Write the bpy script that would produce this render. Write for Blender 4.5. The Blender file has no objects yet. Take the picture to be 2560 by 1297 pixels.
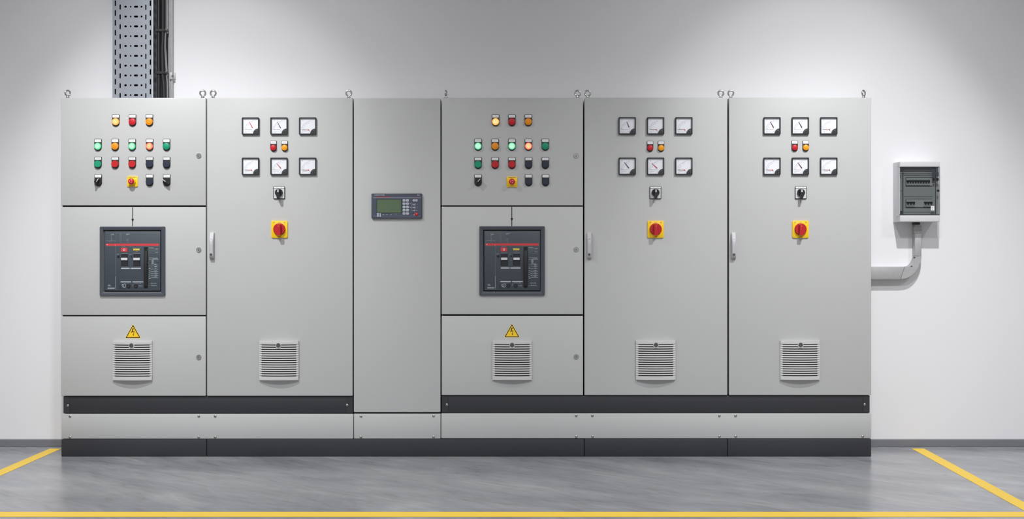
import bpy, bmesh, math, random
from mathutils import Vector, Matrix
C = bpy.context.scene.collection
R = random.Random(7)
PI = math.pi

# ------------------------------------------------------------------ camera frame
# photo 2560 x 1297; door plane y = 0 lies 8 m from the lens, 450 px per metre there
FPX, DIST, VX, VY = 3600.0, 8.0, 1320.0, 602.0
EYE = (1141 - VY) / 450.0
WALL = 0.39
U = 1 / 450.0


def X(px, y=0.0):
    return (px - VX) * (DIST + y) / FPX


def Z(py, y=0.0):
    return EYE + (VY - py) * (DIST + y) / FPX


cam = bpy.data.cameras.new('camera')
cam.sensor_width = 36
cam.lens = FPX / 2560 * 36
cam.shift_x = -(VX - 1280) / 2560
cam.shift_y = -(648.5 - VY) / 2560
camo = bpy.data.objects.new('camera', cam)
C.objects.link(camo)
camo.location = (0, -DIST, EYE)
camo.rotation_euler = (PI / 2, 0, 0)
bpy.context.scene.camera = camo


# ------------------------------------------------------------------ materials
def lin(r, g, b):
    f = lambda c: (c / 255 / 12.92) if c / 255 <= 0.04045 else ((c / 255 + 0.055) / 1.055) ** 2.4
    return (f(r), f(g), f(b), 1)


def mat(name, col, rough=0.5, metal=0.0, spec=0.5, noise=None, bump=None, coat=0.0):
    m = bpy.data.materials.new(name)
    m.use_nodes = True
    nt = m.node_tree
    b = nt.nodes['Principled BSDF']
    b.inputs['Base Color'].default_value = col
    b.inputs['Roughness'].default_value = rough
    b.inputs['Metallic'].default_value = metal
    b.inputs['Specular IOR Level'].default_value = spec
    b.inputs['Coat Weight'].default_value = coat
    tc = nt.nodes.new('ShaderNodeTexCoord')
    if noise:
        sc, amt = noise
        n = nt.nodes.new('ShaderNodeTexNoise')
        n.inputs['Scale'].default_value = sc
        n.inputs['Detail'].default_value = 4
        nt.links.new(tc.outputs['Object'], n.inputs['Vector'])
        mx = nt.nodes.new('ShaderNodeMix')
        mx.data_type = 'RGBA'
        mx.inputs['A'].default_value = tuple(c * (1 - amt) for c in col[:3]) + (1,)
        mx.inputs['B'].default_value = tuple(min(1, c * (1 + amt)) for c in col[:3]) + (1,)
        nt.links.new(n.outputs['Fac'], mx.inputs['Factor'])
        nt.links.new(mx.outputs['Result'], b.inputs['Base Color'])
    if bump:
        sc, st = bump
        n2 = nt.nodes.new('ShaderNodeTexNoise')
        n2.inputs['Scale'].default_value = sc
        n2.inputs['Detail'].default_value = 2
        nt.links.new(tc.outputs['Object'], n2.inputs['Vector'])
        bp = nt.nodes.new('ShaderNodeBump')
        bp.inputs['Strength'].default_value = st
        bp.inputs['Distance'].default_value = 0.001
        nt.links.new(n2.outputs['Fac'], bp.inputs['Height'])
        nt.links.new(bp.outputs['Normal'], b.inputs['Normal'])
    return m


def lamp_mat(name, inner, outer, strength):
    """a glowing lens: the filament spot in the middle is the hottest"""
    m = mat(name, tuple(c * .25 for c in outer[:3]) + (1,), 0.35, spec=.25)
    nt = m.node_tree
    b = nt.nodes['Principled BSDF']
    tc = nt.nodes.new('ShaderNodeTexCoord')
    vm = nt.nodes.new('ShaderNodeVectorMath')
    vm.operation = 'MULTIPLY'
    vm.inputs[1].default_value = (1, 0, 1)
    ln = nt.nodes.new('ShaderNodeVectorMath')
    ln.operation = 'LENGTH'
    cr = nt.nodes.new('ShaderNodeValToRGB')
    cr.color_ramp.elements[0].position = 0.0115
    cr.color_ramp.elements[0].color = inner
    cr.color_ramp.elements[1].position = 0.0185
    cr.color_ramp.elements[1].color = outer
    nt.links.new(tc.outputs['Object'], vm.inputs[0])
    nt.links.new(vm.outputs['Vector'], ln.inputs[0])
    nt.links.new(ln.outputs['Value'], cr.inputs['Fac'])
    nt.links.new(cr.outputs['Color'], b.inputs['Emission Color'])
    b.inputs['Emission Strength'].default_value = strength
    return m


def clear_mat(name, tint, gloss, rough=0.05):
    m = bpy.data.materials.new(name)
    m.use_nodes = True
    nt = m.node_tree
    out = nt.nodes['Material Output']
    nt.nodes.remove(nt.nodes['Principled BSDF'])
    t = nt.nodes.new('ShaderNodeBsdfTransparent')
    t.inputs['Color'].default_value = tint
    g = nt.nodes.new('ShaderNodeBsdfGlossy')
    g.inputs['Roughness'].default_value = rough
    mx = nt.nodes.new('ShaderNodeMixShader')
    mx.inputs[0].default_value = gloss
    nt.links.new(t.outputs[0], mx.inputs[1])
    nt.links.new(g.outputs[0], mx.inputs[2])
    nt.links.new(mx.outputs[0], out.inputs['Surface'])
    return m


M = {}
M['paint'] = mat('grey_cabinet_paint', lin(190, 191, 191), 0.42, bump=(1400, 0.10), noise=(2.0, 0.012))
M['dark'] = mat('charcoal_paint', lin(50, 51, 56), 0.42, bump=(1500, 0.12))
M['rubber'] = mat('black_rubber', lin(22, 22, 22), 0.8)
M['black'] = mat('black_plastic', lin(34, 34, 36), 0.38)
M['meterblack'] = mat('meter_black_plastic', lin(44, 46, 50), 0.42)
M['navy'] = mat('navy_plastic', lin(38, 45, 64), 0.42)
M['cover'] = mat('dark_grey_plastic', lin(72, 72, 74), 0.5)
M['white'] = mat('white_plastic', lin(238, 238, 240), 0.4)
M['dial'] = mat('dial_white', lin(246, 248, 255), 0.5)
M['ink'] = mat('dark_ink', lin(60, 62, 70), 0.6)
M['greyink'] = mat('grey_ink', lin(140, 142, 150), 0.6)
M['legendink'] = mat('legend_ink', lin(178, 180, 188), 0.6)
M['softink'] = mat('soft_print_ink', lin(146, 154, 164), 0.6)
M['paleink'] = mat('pale_ink', lin(190, 196, 204), 0.6)
M['whiteink'] = mat('white_ink', lin(216, 220, 226), 0.6)
M['panelink'] = mat('panel_print_ink', lin(182, 189, 198), 0.6)
M['dimink'] = mat('dim_line_ink', lin(112, 120, 128), 0.6)
M['redink'] = mat('red_ink', lin(205, 70, 60), 0.6)
M['orangeink'] = mat('orange_ink', lin(228, 140, 90), 0.6)
M['needle_red'] = mat('needle_red', lin(200, 50, 60), 0.4)
M['needle_dark'] = mat('needle_dark', lin(45, 50, 66), 0.4)
M['needle_maroon'] = mat('needle_maroon', lin(105, 40, 55), 0.4)
M['red'] = mat('red_plastic', lin(200, 24, 38), 0.45)
M['redbtn'] = mat('red_button_plastic', lin(192, 20, 28), 0.45)
M['redknob'] = mat('red_knob_plastic', lin(184, 22, 34), 0.45)
M['amber'] = mat('amber_plastic', lin(240, 148, 16), 0.45)
M['yellowlens'] = mat('yellow_plastic', lin(248, 166, 8), 0.45)
M['green'] = mat('green_plastic', lin(6, 148, 112), 0.45)
M['yellow'] = mat('yellow_plate', lin(250, 204, 18), 0.4)
M['amber_lit'] = lamp_mat('amber_lit', lin(255, 228, 160), lin(240, 150, 30), 1.0)
M['green_lit'] = lamp_mat('green_lit', lin(196, 255, 222), lin(36, 178, 112), 1.0)
M['red_lit'] = lamp_mat('red_lit', lin(255, 212, 158), lin(236, 74, 50), 1.0)
M['galv'] = mat('galvanised_steel', lin(158, 163, 172), 0.5, metal=0.6, noise=(60, 0.08))
M['galvlip'] = mat('bright_galvanised_edge', lin(226, 228, 232), 0.4, metal=0.5)
M['zinc'] = mat('dull_zinc', lin(186, 186, 188), 0.55, metal=0.35, noise=(45, 0.12))
M['steel'] = mat('polished_steel', lin(205, 205, 205), 0.22, metal=1.0)
M['screw'] = mat('zinc_screw', lin(165, 165, 162), 0.3, metal=0.9)
M['breaker'] = mat('slate_breaker_plastic', lin(64, 72, 81), 0.45)
M['breakerframe'] = mat('slate_frame_plastic', lin(70, 75, 85), 0.45)
M['recess'] = mat('dark_recess', lin(28, 31, 40), 0.5)
M['pit'] = mat('black_pit', lin(10, 11, 14), 0.6)
M['breakerred'] = mat('red_stripe', lin(204, 58, 64), 0.5)
M['dullyellow'] = mat('dull_yellow', lin(214, 190, 80), 0.5)
M['silver'] = mat('silver_grey_plastic', lin(208, 210, 214), 0.4)
M['ventgrey'] = mat('grille_grey_plastic', lin(204, 204, 204), 0.5)
M['filter'] = mat('dark_filter_mat', lin(66, 64, 66), 0.9)
M['handle'] = mat('light_grey_handle', lin(188, 188, 192), 0.5)
M['lockgrey'] = mat('lock_grey', lin(96, 96, 100), 0.4, metal=0.4)
M['hmi'] = mat('slate_panel_foil', lin(74, 80, 97), 0.4)
M['hmiedge'] = mat('dark_panel_edge', lin(46, 49, 60), 0.4)
M['lcd'] = mat('green_lcd', lin(90, 112, 84), 0.25)
M['key'] = mat('grey_key', lin(186, 192, 202), 0.45)
M['keylegend'] = mat('key_legend', lin(110, 116, 128), 0.5)
M['hmired'] = mat('dull_red', lin(126, 52, 62), 0.45)
M['signyellow'] = mat('sign_yellow', lin(246, 204, 40), 0.4)
M['signpale'] = mat('sign_pale_edge', lin(236, 216, 140), 0.4)
M['signblack'] = mat('sign_black', lin(46, 26, 12), 0.45)
M['box'] = mat('box_light_grey', lin(216, 216, 219), 0.4, bump=(700, 0.04))
M['inner'] = mat('box_inner_plate', lin(204, 206, 207), 0.5)
M['mcb'] = mat('breaker_pale', lin(222, 224, 224), 0.45)
M['smoke'] = clear_mat('smoked_cover', (0.70, 0.715, 0.715, 1), 0.02, 0.03)
M['glass'] = clear_mat('meter_glass', (0.99, 0.99, 0.992, 1), 0.02, 0.04)
M['cable'] = mat('black_cable_sheath', lin(38, 38, 40), 0.45)
M['greycable'] = mat('grey_cable_sheath', lin(132, 133, 135), 0.45)
M['stripe'] = mat('yellow_floor_paint', lin(252, 210, 62), 0.5, noise=(3, 0.04))
M['skirt'] = mat('grey_skirting', lin(124, 125, 130), 0.35, noise=(5, 0.08))
M['wall'] = mat('white_wall_paint', lin(240, 240, 243), 0.85, bump=(220, 0.05), noise=(1.5, 0.01))
M['ceiling'] = mat('ceiling_paint', lin(205, 205, 205), 0.9)


def floor_mat():
    m = mat('polished_concrete', lin(140, 141, 146), 0.3)
    nt = m.node_tree
    b = nt.nodes['Principled BSDF']
    tc = nt.nodes.new('ShaderNodeTexCoord')
    def streaks(rot, sx, sy, scale, detail, rough, dist):
        mp = nt.nodes.new('ShaderNodeMapping')
        mp.vector_type = 'TEXTURE'
        mp.inputs['Scale'].default_value = (sx, sy, 1)
        mp.inputs['Rotation'].default_value = (0, 0, rot)
        nt.links.new(tc.outputs['Object'], mp.inputs['Vector'])
        n = nt.nodes.new('ShaderNodeTexNoise')
        n.inputs['Scale'].default_value = scale
        n.inputs['Detail'].default_value = detail
        n.inputs['Roughness'].default_value = rough
        n.inputs['Distortion'].default_value = dist
        nt.links.new(mp.outputs['Vector'], n.inputs['Vector'])
        return n

    def ramp(src, stops):
        cr = nt.nodes.new('ShaderNodeValToRGB')
        e = cr.color_ramp.elements
        e[0].position, e[0].color = stops[0]
        e[1].position, e[1].color = stops[-1]
        for p, c in stops[1:-1]:
            e.new(p).color = c
        nt.links.new(src.outputs['Fac'], cr.inputs['Fac'])
        return cr
    # broad clouds from the trowel, then finer slanting strokes
    c1 = ramp(streaks(.9, .55, 1.5, 1.6, 8, .6, .7), [(.30, lin(122, 124, 130)), (.5, lin(146, 147, 151)), (.70, lin(166, 167, 170))])
    g = lambda v: (v, v, v, 1)
    c2 = ramp(streaks(.75, .28, 1.5, 4.2, 7, .66, 1.1), [(.28, g(.68)), (.42, g(.94)), (.55, g(1.03)), (.75, g(1.18))])
    c3 = ramp(streaks(-.3, 1, 1, 1.1, 3, .5, .3), [(.35, g(.96)), (.65, g(1.12))])
    last = c1.outputs['Color']
    for c in (c2, c3):
        mu = nt.nodes.new('ShaderNodeMix')
        mu.data_type = 'RGBA'
        mu.blend_type = 'MULTIPLY'
        mu.inputs['Factor'].default_value = 1
        nt.links.new(last, mu.inputs['A'])
        nt.links.new(c.outputs['Color'], mu.inputs['B'])
        last = mu.outputs['Result']
    nt.links.new(last, b.inputs['Base Color'])
    n2 = streaks(.8, .5, 1.2, 5, 6, .6, .5)
    mr = nt.nodes.new('ShaderNodeMapRange')
    mr.inputs['To Min'].default_value = 0.16
    mr.inputs['To Max'].default_value = 0.30
    nt.links.new(n2.outputs['Fac'], mr.inputs['Value'])
    nt.links.new(mr.outputs['Result'], b.inputs['Roughness'])
    return m


M['floor'] = floor_mat()


# ------------------------------------------------------------------ mesh builder
class MB:
    def __init__(s):
        s.bm = bmesh.new()
        s.mats = []

    def mi(s, m):
        if m not in s.mats:
            s.mats.append(m)
        return s.mats.index(m)

    def add(s, b, m, recalc=True):
        if recalc:
            bmesh.ops.recalc_face_normals(b, faces=b.faces)
        i = s.mi(m)
        for f in b.faces:
            f.material_index = i
        t = bpy.data.meshes.new('t')
        b.to_mesh(t)
        s.bm.from_mesh(t)
        bpy.data.meshes.remove(t)
        b.free()
        return s

    def box(s, x0, x1, y0, y1, z0, z1, m, bev=0.0, seg=2):
        b = bmesh.new()
        bmesh.ops.create_cube(b, size=1)
        for v in b.verts:
            v.co = Vector((x0 + (v.co.x + .5) * (x1 - x0), y0 + (v.co.y + .5) * (y1 - y0), z0 + (v.co.z + .5) * (z1 - z0)))
        if bev:
            bmesh.ops.bevel(b, geom=list(b.edges), offset=bev, segments=seg, affect='EDGES', profile=0.5)
        return s.add(b, m)

    def lathe(s, cx, cz, prof, m, n=32):
        """profile of (radius, y) from back to front, turned about the Y axis"""
        b = bmesh.new()
        rings = []
        for r, y in prof:
            if r < 1e-6:
                rings.append([b.verts.new((cx, y, cz))])
            else:
                rings.append([b.verts.new((cx + r * math.cos(2 * PI * k / n), y, cz + r * math.sin(2 * PI * k / n))) for k in range(n)])
        for a, c in zip(rings, rings[1:]):
            for k in range(n):
                k2 = (k + 1) % n
                if len(a) == 1 and len(c) == 1:
                    continue
                if len(a) == 1:
                    b.faces.new((a[0], c[k], c[k2]))
                elif len(c) == 1:
                    b.faces.new((a[k], a[k2], c[0]))
                else:
                    b.faces.new((a[k], a[k2], c[k2], c[k]))
        for q in (rings[0], rings[-1]):
            if len(q) > 1:
                b.faces.new(q)
        return s.add(b, m)

    def prism(s, pts, y0, y1, m, bev=0.0, seg=2):
        b = bmesh.new()
        f = [b.verts.new((x, y0, z)) for x, z in pts]
        k = [b.verts.new((x, y1, z)) for x, z in pts]
        n = len(pts)
        ff = b.faces.new(f)
        b.faces.new(k[::-1])
        for i in range(n):
            b.faces.new((f[i], f[(i + 1) % n], k[(i + 1) % n], k[i]))
        if bev:
            bmesh.ops.bevel(b, geom=list(ff.edges), offset=bev, segments=seg, affect='EDGES', profile=0.5)
        return s.add(b, m)

    def loft(s, secs, m, closed=True, cap=True):
        b = bmesh.new()
        rows = [[b.verts.new(p) for p in sec] for sec in secs]
        n = len(rows[0])
        for a, c in zip(rows, rows[1:]):
            for i in range(n if closed else n - 1):
                b.faces.new((a[i], a[(i + 1) % n], c[(i + 1) % n], c[i]))
        if cap:
            b.faces.new(rows[0])
            b.faces.new(rows[-1][::-1])
        return s.add(b, m)

    def tube(s, pts, r, m, n=14):
        secs = []
        P = [Vector(p) for p in pts]
        for i, p in enumerate(P):
            d = (P[min(i + 1, len(P) - 1)] - P[max(i - 1, 0)]).normalized()
            a = d.cross(Vector((0, 1, 0)))
            if a.length < 1e-3:
                a = d.cross(Vector((1, 0, 0)))
            a.normalize()
            c = d.cross(a)
            secs.append([p + r * (a * math.cos(2 * PI * k / n) + c * math.sin(2 * PI * k / n)) for k in range(n)])
        return s.loft(secs, m)

    def torus(s, c, R0, r0, m, rot=0.0, n=40, k=12):
        b = bmesh.new()
        g = [[b.verts.new((c[0] + (R0 + r0 * math.cos(2 * PI * j / k)) * math.cos(2 * PI * i / n) * math.cos(rot) - r0 * math.sin(2 * PI * j / k) * math.sin(rot),
                           c[1] + (R0 + r0 * math.cos(2 * PI * j / k)) * math.cos(2 * PI * i / n) * math.sin(rot) + r0 * math.sin(2 * PI * j / k) * math.cos(rot),
                           c[2] + (R0 + r0 * math.cos(2 * PI * j / k)) * math.sin(2 * PI * i / n))) for j in range(k)] for i in range(n)]
        for i in range(n):
            for j in range(k):
                b.faces.new((g[i][j], g[(i + 1) % n][j], g[(i + 1) % n][(j + 1) % k], g[i][(j + 1) % k]))
        return s.add(b, m)

    # ink printed on a face at depth y
    def poly(s, pts, y, m):
        b = bmesh.new()
        b.faces.new([b.verts.new((x, y, z)) for x, z in pts])
        return s.add(b, m, False)

    def rect(s, x0, x1, z0, z1, y, m):
        return s.poly([(x0, z0), (x1, z0), (x1, z1), (x0, z1)], y, m)

    def line(s, xa, za, xb, zb, w, y, m):
        d = Vector((xb - xa, zb - za))
        n = Vector((-d.y, d.x)).normalized() * w / 2
        return s.poly([(xa + n.x, za + n.y), (xb + n.x, zb + n.y), (xb - n.x, zb - n.y), (xa - n.x, za - n.y)], y, m)

    def arc(s, cx, cz, r, a0, a1, w, y, m, n=14):
        for i in range(n):
            p, q = a0 + (a1 - a0) * i / n, a0 + (a1 - a0) * (i + 1) / n
            s.poly([(cx + (r + o) * math.cos(t), cz + (r + o) * math.sin(t)) for t, o in ((p, -w / 2), (q, -w / 2), (q, w / 2), (p, w / 2))], y, m)
        return s

    def text(s, txt, x, z, size, y, m, align='LEFT', rot=0.0, width=None):
        cu = bpy.data.curves.new('t', 'FONT')
        cu.body = txt
        cu.size = size
        cu.align_x = align
        cu.align_y = 'CENTER'
        cu.resolution_u = 2
        o = bpy.data.objects.new('t', cu)
        C.objects.link(o)
        bpy.context.view_layer.update()
        dg = bpy.context.evaluated_depsgraph_get()
        ev = o.evaluated_get(dg)
        me = ev.to_mesh()
        k = 1.0
        if width and len(me.vertices):
            xs = [v.co.x for v in me.vertices]
            k = width / max(1e-6, max(xs) - min(xs))
        b = bmesh.new()
        b.from_mesh(me)
        ev.to_mesh_clear()
        ca, sa = math.cos(rot), math.sin(rot)
        for v in b.verts:
            u, w = v.co.x * k, v.co.y
            v.co = Vector((x + u * ca - w * sa, y, z + u * sa + w * ca))
        bpy.data.objects.remove(o)
        bpy.data.curves.remove(cu)
        return s.add(b, m, False)

    def scribble(s, x0, x1, z, h, y, m, words=2, seed=0):
        """a row of print too small to read: short strokes"""
        r = random.Random(seed)
        x = x0
        while x < x1 - h * .3:
            w = min(h * r.uniform(.35, .8), x1 - x)
            zz = z + r.uniform(-.12, .12) * h
            s.rect(x, x + w, zz - h * r.uniform(.25, .5), zz + h * r.uniform(.25, .5), y, m)
            x += w + h * (r.uniform(.12, .3) if r.random() < .8 else .6)
        return s

    def mesh(s, name, origin=(0, 0, 0), sharp=38):
        if any(origin):
            bmesh.ops.translate(s.bm, verts=s.bm.verts, vec=-Vector(origin))
        me = bpy.data.meshes.new(name)
        s.bm.to_mesh(me)
        s.bm.free()
        for m in s.mats:
            me.materials.append(m)
        me.polygons.foreach_set('use_smooth', [True] * len(me.polygons))
        me.set_sharp_from_angle(angle=math.radians(sharp))
        me.update()
        return me


def rrect(x0, x1, z0, z1, r, n=5):
    pts = []
    for cx, cz, a in ((x1 - r, z1 - r, 0), (x0 + r, z1 - r, PI / 2), (x0 + r, z0 + r, PI), (x1 - r, z0 + r, 1.5 * PI)):
        for k in range(n + 1):
            t = a + PI / 2 * k / n
            pts.append((cx + r * math.cos(t), cz + r * math.sin(t)))
    return pts


def link(name, me, parent=None, loc=(0, 0, 0), label=None):
    o = bpy.data.objects.new(name, me)
    C.objects.link(o)
    o.location = loc
    if parent is not None:
        o.parent = parent
    if label:
        o['label'] = label
    return o


def tag(o, label, cat, group=None, kind=None):
    o['label'] = label
    o['category'] = cat
    if group:
        o['group'] = group
    if kind:
        o['kind'] = kind
    return o


def thing(name, label, cat, loc, group=None):
    return tag(link(name, None, None, loc), label, cat, group)


def part(name, mb, root, origin=None, label=None):
    """mesh built in world coordinates; its own origin goes to ORIGIN"""
    rl = Vector(root.location)
    p = root.parent
    while p is not None:
        rl += Vector(p.location)
        p = p.parent
    if origin is None:
        co = [v.co for v in mb.bm.verts]
        origin = tuple((min(c[i] for c in co) + max(c[i] for c in co)) / 2 for i in range(3))
    return link(name, mb.mesh(name, origin), root, Vector(origin) - rl, label)


def structure(name, mb):
    o = link(name, mb.mesh(name))
    o['kind'] = 'structure'
    return o


def at(root, px, py, y=0.0):
    return Vector((X(px, y), y, Z(py, y))) - Vector(root.location)


CACHE = {}


def cached(key, build):
    if key not in CACHE:
        mb = MB()
        build(mb)
        CACHE[key] = mb.mesh('_'.join(str(k) for k in key))
    return CACHE[key]


# ------------------------------------------------------------------ the room
CEIL = 3.45
structure('floor', MB().box(-6, 6, -10.5, 0.6, -0.2, 0, M['floor']))
structure('wall_back', MB().box(-6, 6, WALL, WALL + .2, 0, CEIL, M['wall']))
structure('wall_left', MB().box(-6.2, -6, -6, WALL + .2, 0, CEIL, M['wall']))
structure('wall_right', MB().box(6, 6.2, -6, WALL + .2, 0, CEIL, M['wall']))
structure('ceiling', MB().box(-6.2, 6.2, -4.5, WALL + .2, CEIL, CEIL + .15, M['ceiling']))
bz = Z(1098, WALL - .012)
structure('baseboard_back', MB().loft([[(x, WALL, 0.001), (x, WALL - .014, 0.001), (x, WALL - .014, bz - .004), (x, WALL - .009, bz), (x, WALL, bz)] for x in (-5.99, 5.99)], M['skirt']))


def stripe(name, label, pts):
    b = MB()
    bb = bmesh.new()
    t = [bb.verts.new((x, y, .0012)) for x, y in pts]
    k = [bb.verts.new((x, y, .0002)) for x, y in pts]
    bb.faces.new(t)
    for i in range(4):
        bb.faces.new((t[i], t[(i + 1) % 4], k[(i + 1) % 4], k[i]))
    b.add(bb, M['stripe'])
    o = link(name, b.mesh(name))
    tag(o, label, 'floor marking', 'yellow floor marking stripes', 'thing')


stripe('floor_marking', 'long yellow stripe across the floor, parallel to the row of cabinets', [(-4.6, -1.751), (4.6, -1.751), (4.6, -1.636), (-4.6, -1.636)])
stripe('floor_marking', 'yellow floor stripe running out from the wall beside the leftmost cabinet', [(-2.766, -1.634), (-2.690, -1.634), (-2.690, .300), (-2.757, .300)])
stripe('floor_marking', 'yellow floor stripe running out from the wall below the small breaker box', [(2.202, -1.634), (2.272, -1.634), (2.283, .305), (2.213, .305)])


# ------------------------------------------------------------------ devices on the doors
def plate_pts(hw, top, bot):
    r = hw * .12
    pts = [(hw - r, top), (-hw + r, top), (-hw, top - r)]
    n = 12
    for k in range(n + 1):
        t = PI + PI * k / n
        pts.append((hw * math.cos(t), bot + hw + hw * math.sin(t)))
    pts.append((hw, top - r))
    return pts


SZ = {'big': dict(hw=9.2, top=18.2, bot=-11.6, l0=10.4, l1=16.9, lw=7.9, r=8.8),
      'small': dict(hw=7.9, top=17.2, bot=-9.6, l0=9.6, l1=16.2, lw=6.9, r=7.3)}


def device_base(root, name, px, py, size, label, y=0.0):
    q = SZ[size]
    me = cached(('backing', size), lambda b: b.prism([(x * U, z * U) for x, z in plate_pts(q['hw'], q['top'], q['bot'])], -.0055, 0, M['black'], .0008))
    o = link(name, me, root, at(root, px, py, y), label)
    sd = R.randrange(6)

    def leg(b):
        b.box(-q['lw'] * U, q['lw'] * U, -.0068, -.0055, q['l0'] * U, q['l1'] * U, M['white'], .0003, 1)
        w = .55 + .08 * (sd % 4)
        b.scribble(-q['lw'] * w * U, q['lw'] * w * U, (q['l0'] + q['l1']) / 2 * U, 1.7 * U, -.00695, M['legendink'], seed=sd)
    link('legend_plate', cached(('legend', size, sd), leg), o)
    return o, q


def pilot(root, px, py, col, lit=False, size='big', word=None):
    nm = {'amber': 'amber', 'red': 'red', 'green': 'green', 'yellowlens': 'yellow'}[col]
    o, q = device_base(root, 'pilot_light', px, py, size, ('lit ' if lit else 'unlit ') + nm + ' pilot light')
    r = q['r'] * U
    m = M[col + '_lit'] if lit else M[col]

    def f(b):
        b.lathe(0, 0, [(r, -.0055), (r, -.0125), (r * .96, -.0138), (r * .87, -.0138), (r * .84, -.0128)], m)
        b.lathe(0, 0, [(r * .84, -.0127), (r * .82, -.0142), (r * .7, -.0152), (r * .4, -.0162), (0, -.0165)], m)
    link('lens', cached(('lens', col, lit, size), f), o)
    return o


def button(root, px, py, col, size='big'):
    nm = {'red': 'red', 'green': 'green', 'navy': 'black'}[col]
    o, q = device_base(root, 'push_button', px, py, size, 'flush %s push button' % nm)
    r = q['r'] * U
    m = {'red': M['redbtn'], 'green': M['green'], 'navy': M['navy']}[col]

    def f(b):
        b.lathe(0, 0, [(r, -.0055), (r, -.0135), (r * .97, -.0148), (r * .91, -.0150), (r * .90, -.0132)], M['navy'] if col == 'navy' else m)
    link('bezel', cached(('bezel', col, size), f), o)

    def g(b):
        b.lathe(0, 0, [(r * .895, -.0056), (r * .895, -.0142), (r * .87, -.0150), (0, -.0153)], m)
    link('button_cap', cached(('cap', col, size), g), o)
    return o


def grip(b, r, depth0, depth1, w, up, down, m, taper=.7):
    """a raised finger grip across a knob: W wide, reaching UP and DOWN from the axis"""
    secs = []
    for t, k in ((0, 1.0), (.5, .92), (1, taper)):
        y = depth0 + (depth1 - depth0) * t
        secs.append([(x, y, z) for x, z in rrect(-w * k, w * k, -down * (1 - .04 * t), up * (1 - .10 * t), w * k * .55, 3)])
    b.loft(secs, m)


def selector(root, px, py, angle, label):
    o, q = device_base(root, 'selector_switch', px, py, 'big', label)
    r = q['r'] * U

    def f(b):
        b.lathe(0, 0, [(r, -.0055), (r, -.0150), (r * .95, -.0165), (0, -.0165)], M['black'])
        grip(b, r, -.0165, -.034, r * .30, r * .98, r * .98, M['black'])
        b.rect(-r * .07, r * .07, -r * .05, r * .86, -.0343, M['white'])
        b.poly([(-r * .07, r * .86), (r * .07, r * .86), (r * .05, r * .95), (-r * .05, r * .95)], -.0343, M['white'])
    k = link('knob', cached(('selector_knob',), f), o)
    k.rotation_euler = (0, angle, 0)
    return o


def estop(root, px, py):
    h = 13.2 * U

    def f(b):
        b.prism(rrect(-h, h, -h, h, 2.2 * U), -.006, 0, M['yellow'], .001)
        b.scribble(-h * .75, h * .75, h * .80, 2.0 * U, -.0062, M['ink'], seed=3)
        b.scribble(-h * .6, h * .6, -h * .82, 1.6 * U, -.0062, M['greyink'], seed=4)
    o = link('emergency_stop', cached(('estop_plate',), f), root, at(root, px, py), 'red mushroom emergency stop on a yellow square plate')
    r = 8.6 * U

    def c(b):
        b.lathe(0, 0, [(r, -.006), (r, -.014), (r * .9, -.0155), (r * .7, -.0155), (r * .7, -.025), (0, -.025)], M['yellow'])
    link('collar', cached(('estop_collar',), c), o, label='yellow collar')

    def g(b):
        q = 7.6 * U
        b.lathe(0, 0, [(q * .7, -.025), (q * .95, -.027), (q, -.030), (q * .97, -.035), (q * .8, -.0385), (q * .45, -.0405), (0, -.041)], M['red'])
        for a in (.5, 2.6, 4.7):
            b.arc(0, 0, q * .45, a, a + 1.1, q * .1, -.0412, M['whiteink'], 5)
    link('mushroom_button', cached(('estop_head',), g), o, label='red mushroom head')
    return o


def lock(root, px, py):
    r = 6.3 * U

    def f(b):
        b.lathe(0, 0, [(r, 0), (r, -.004), (r * .9, -.0055), (r * .72, -.0055), (r * .68, -.003)], M['steel'])
        b.lathe(0, 0, [(r * .7, -.0029), (0, -.0029)], M['lockgrey'])
    o = link('lock', cached(('lock',), f), root, at(root, px, py))

    def g(b):
        b.prism([(-.3 * r, -.42 * r), (.3 * r, -.42 * r), (0, .45 * r)], -.0062, -.003, M['screw'], .0004)
        b.lathe(0, 0, [(r * .12, -.006), (r * .12, -.0072), (0, -.0072)], M['lockgrey'], 12)
    link('lock_core', cached(('lock_core',), g), o)
    return o


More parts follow.
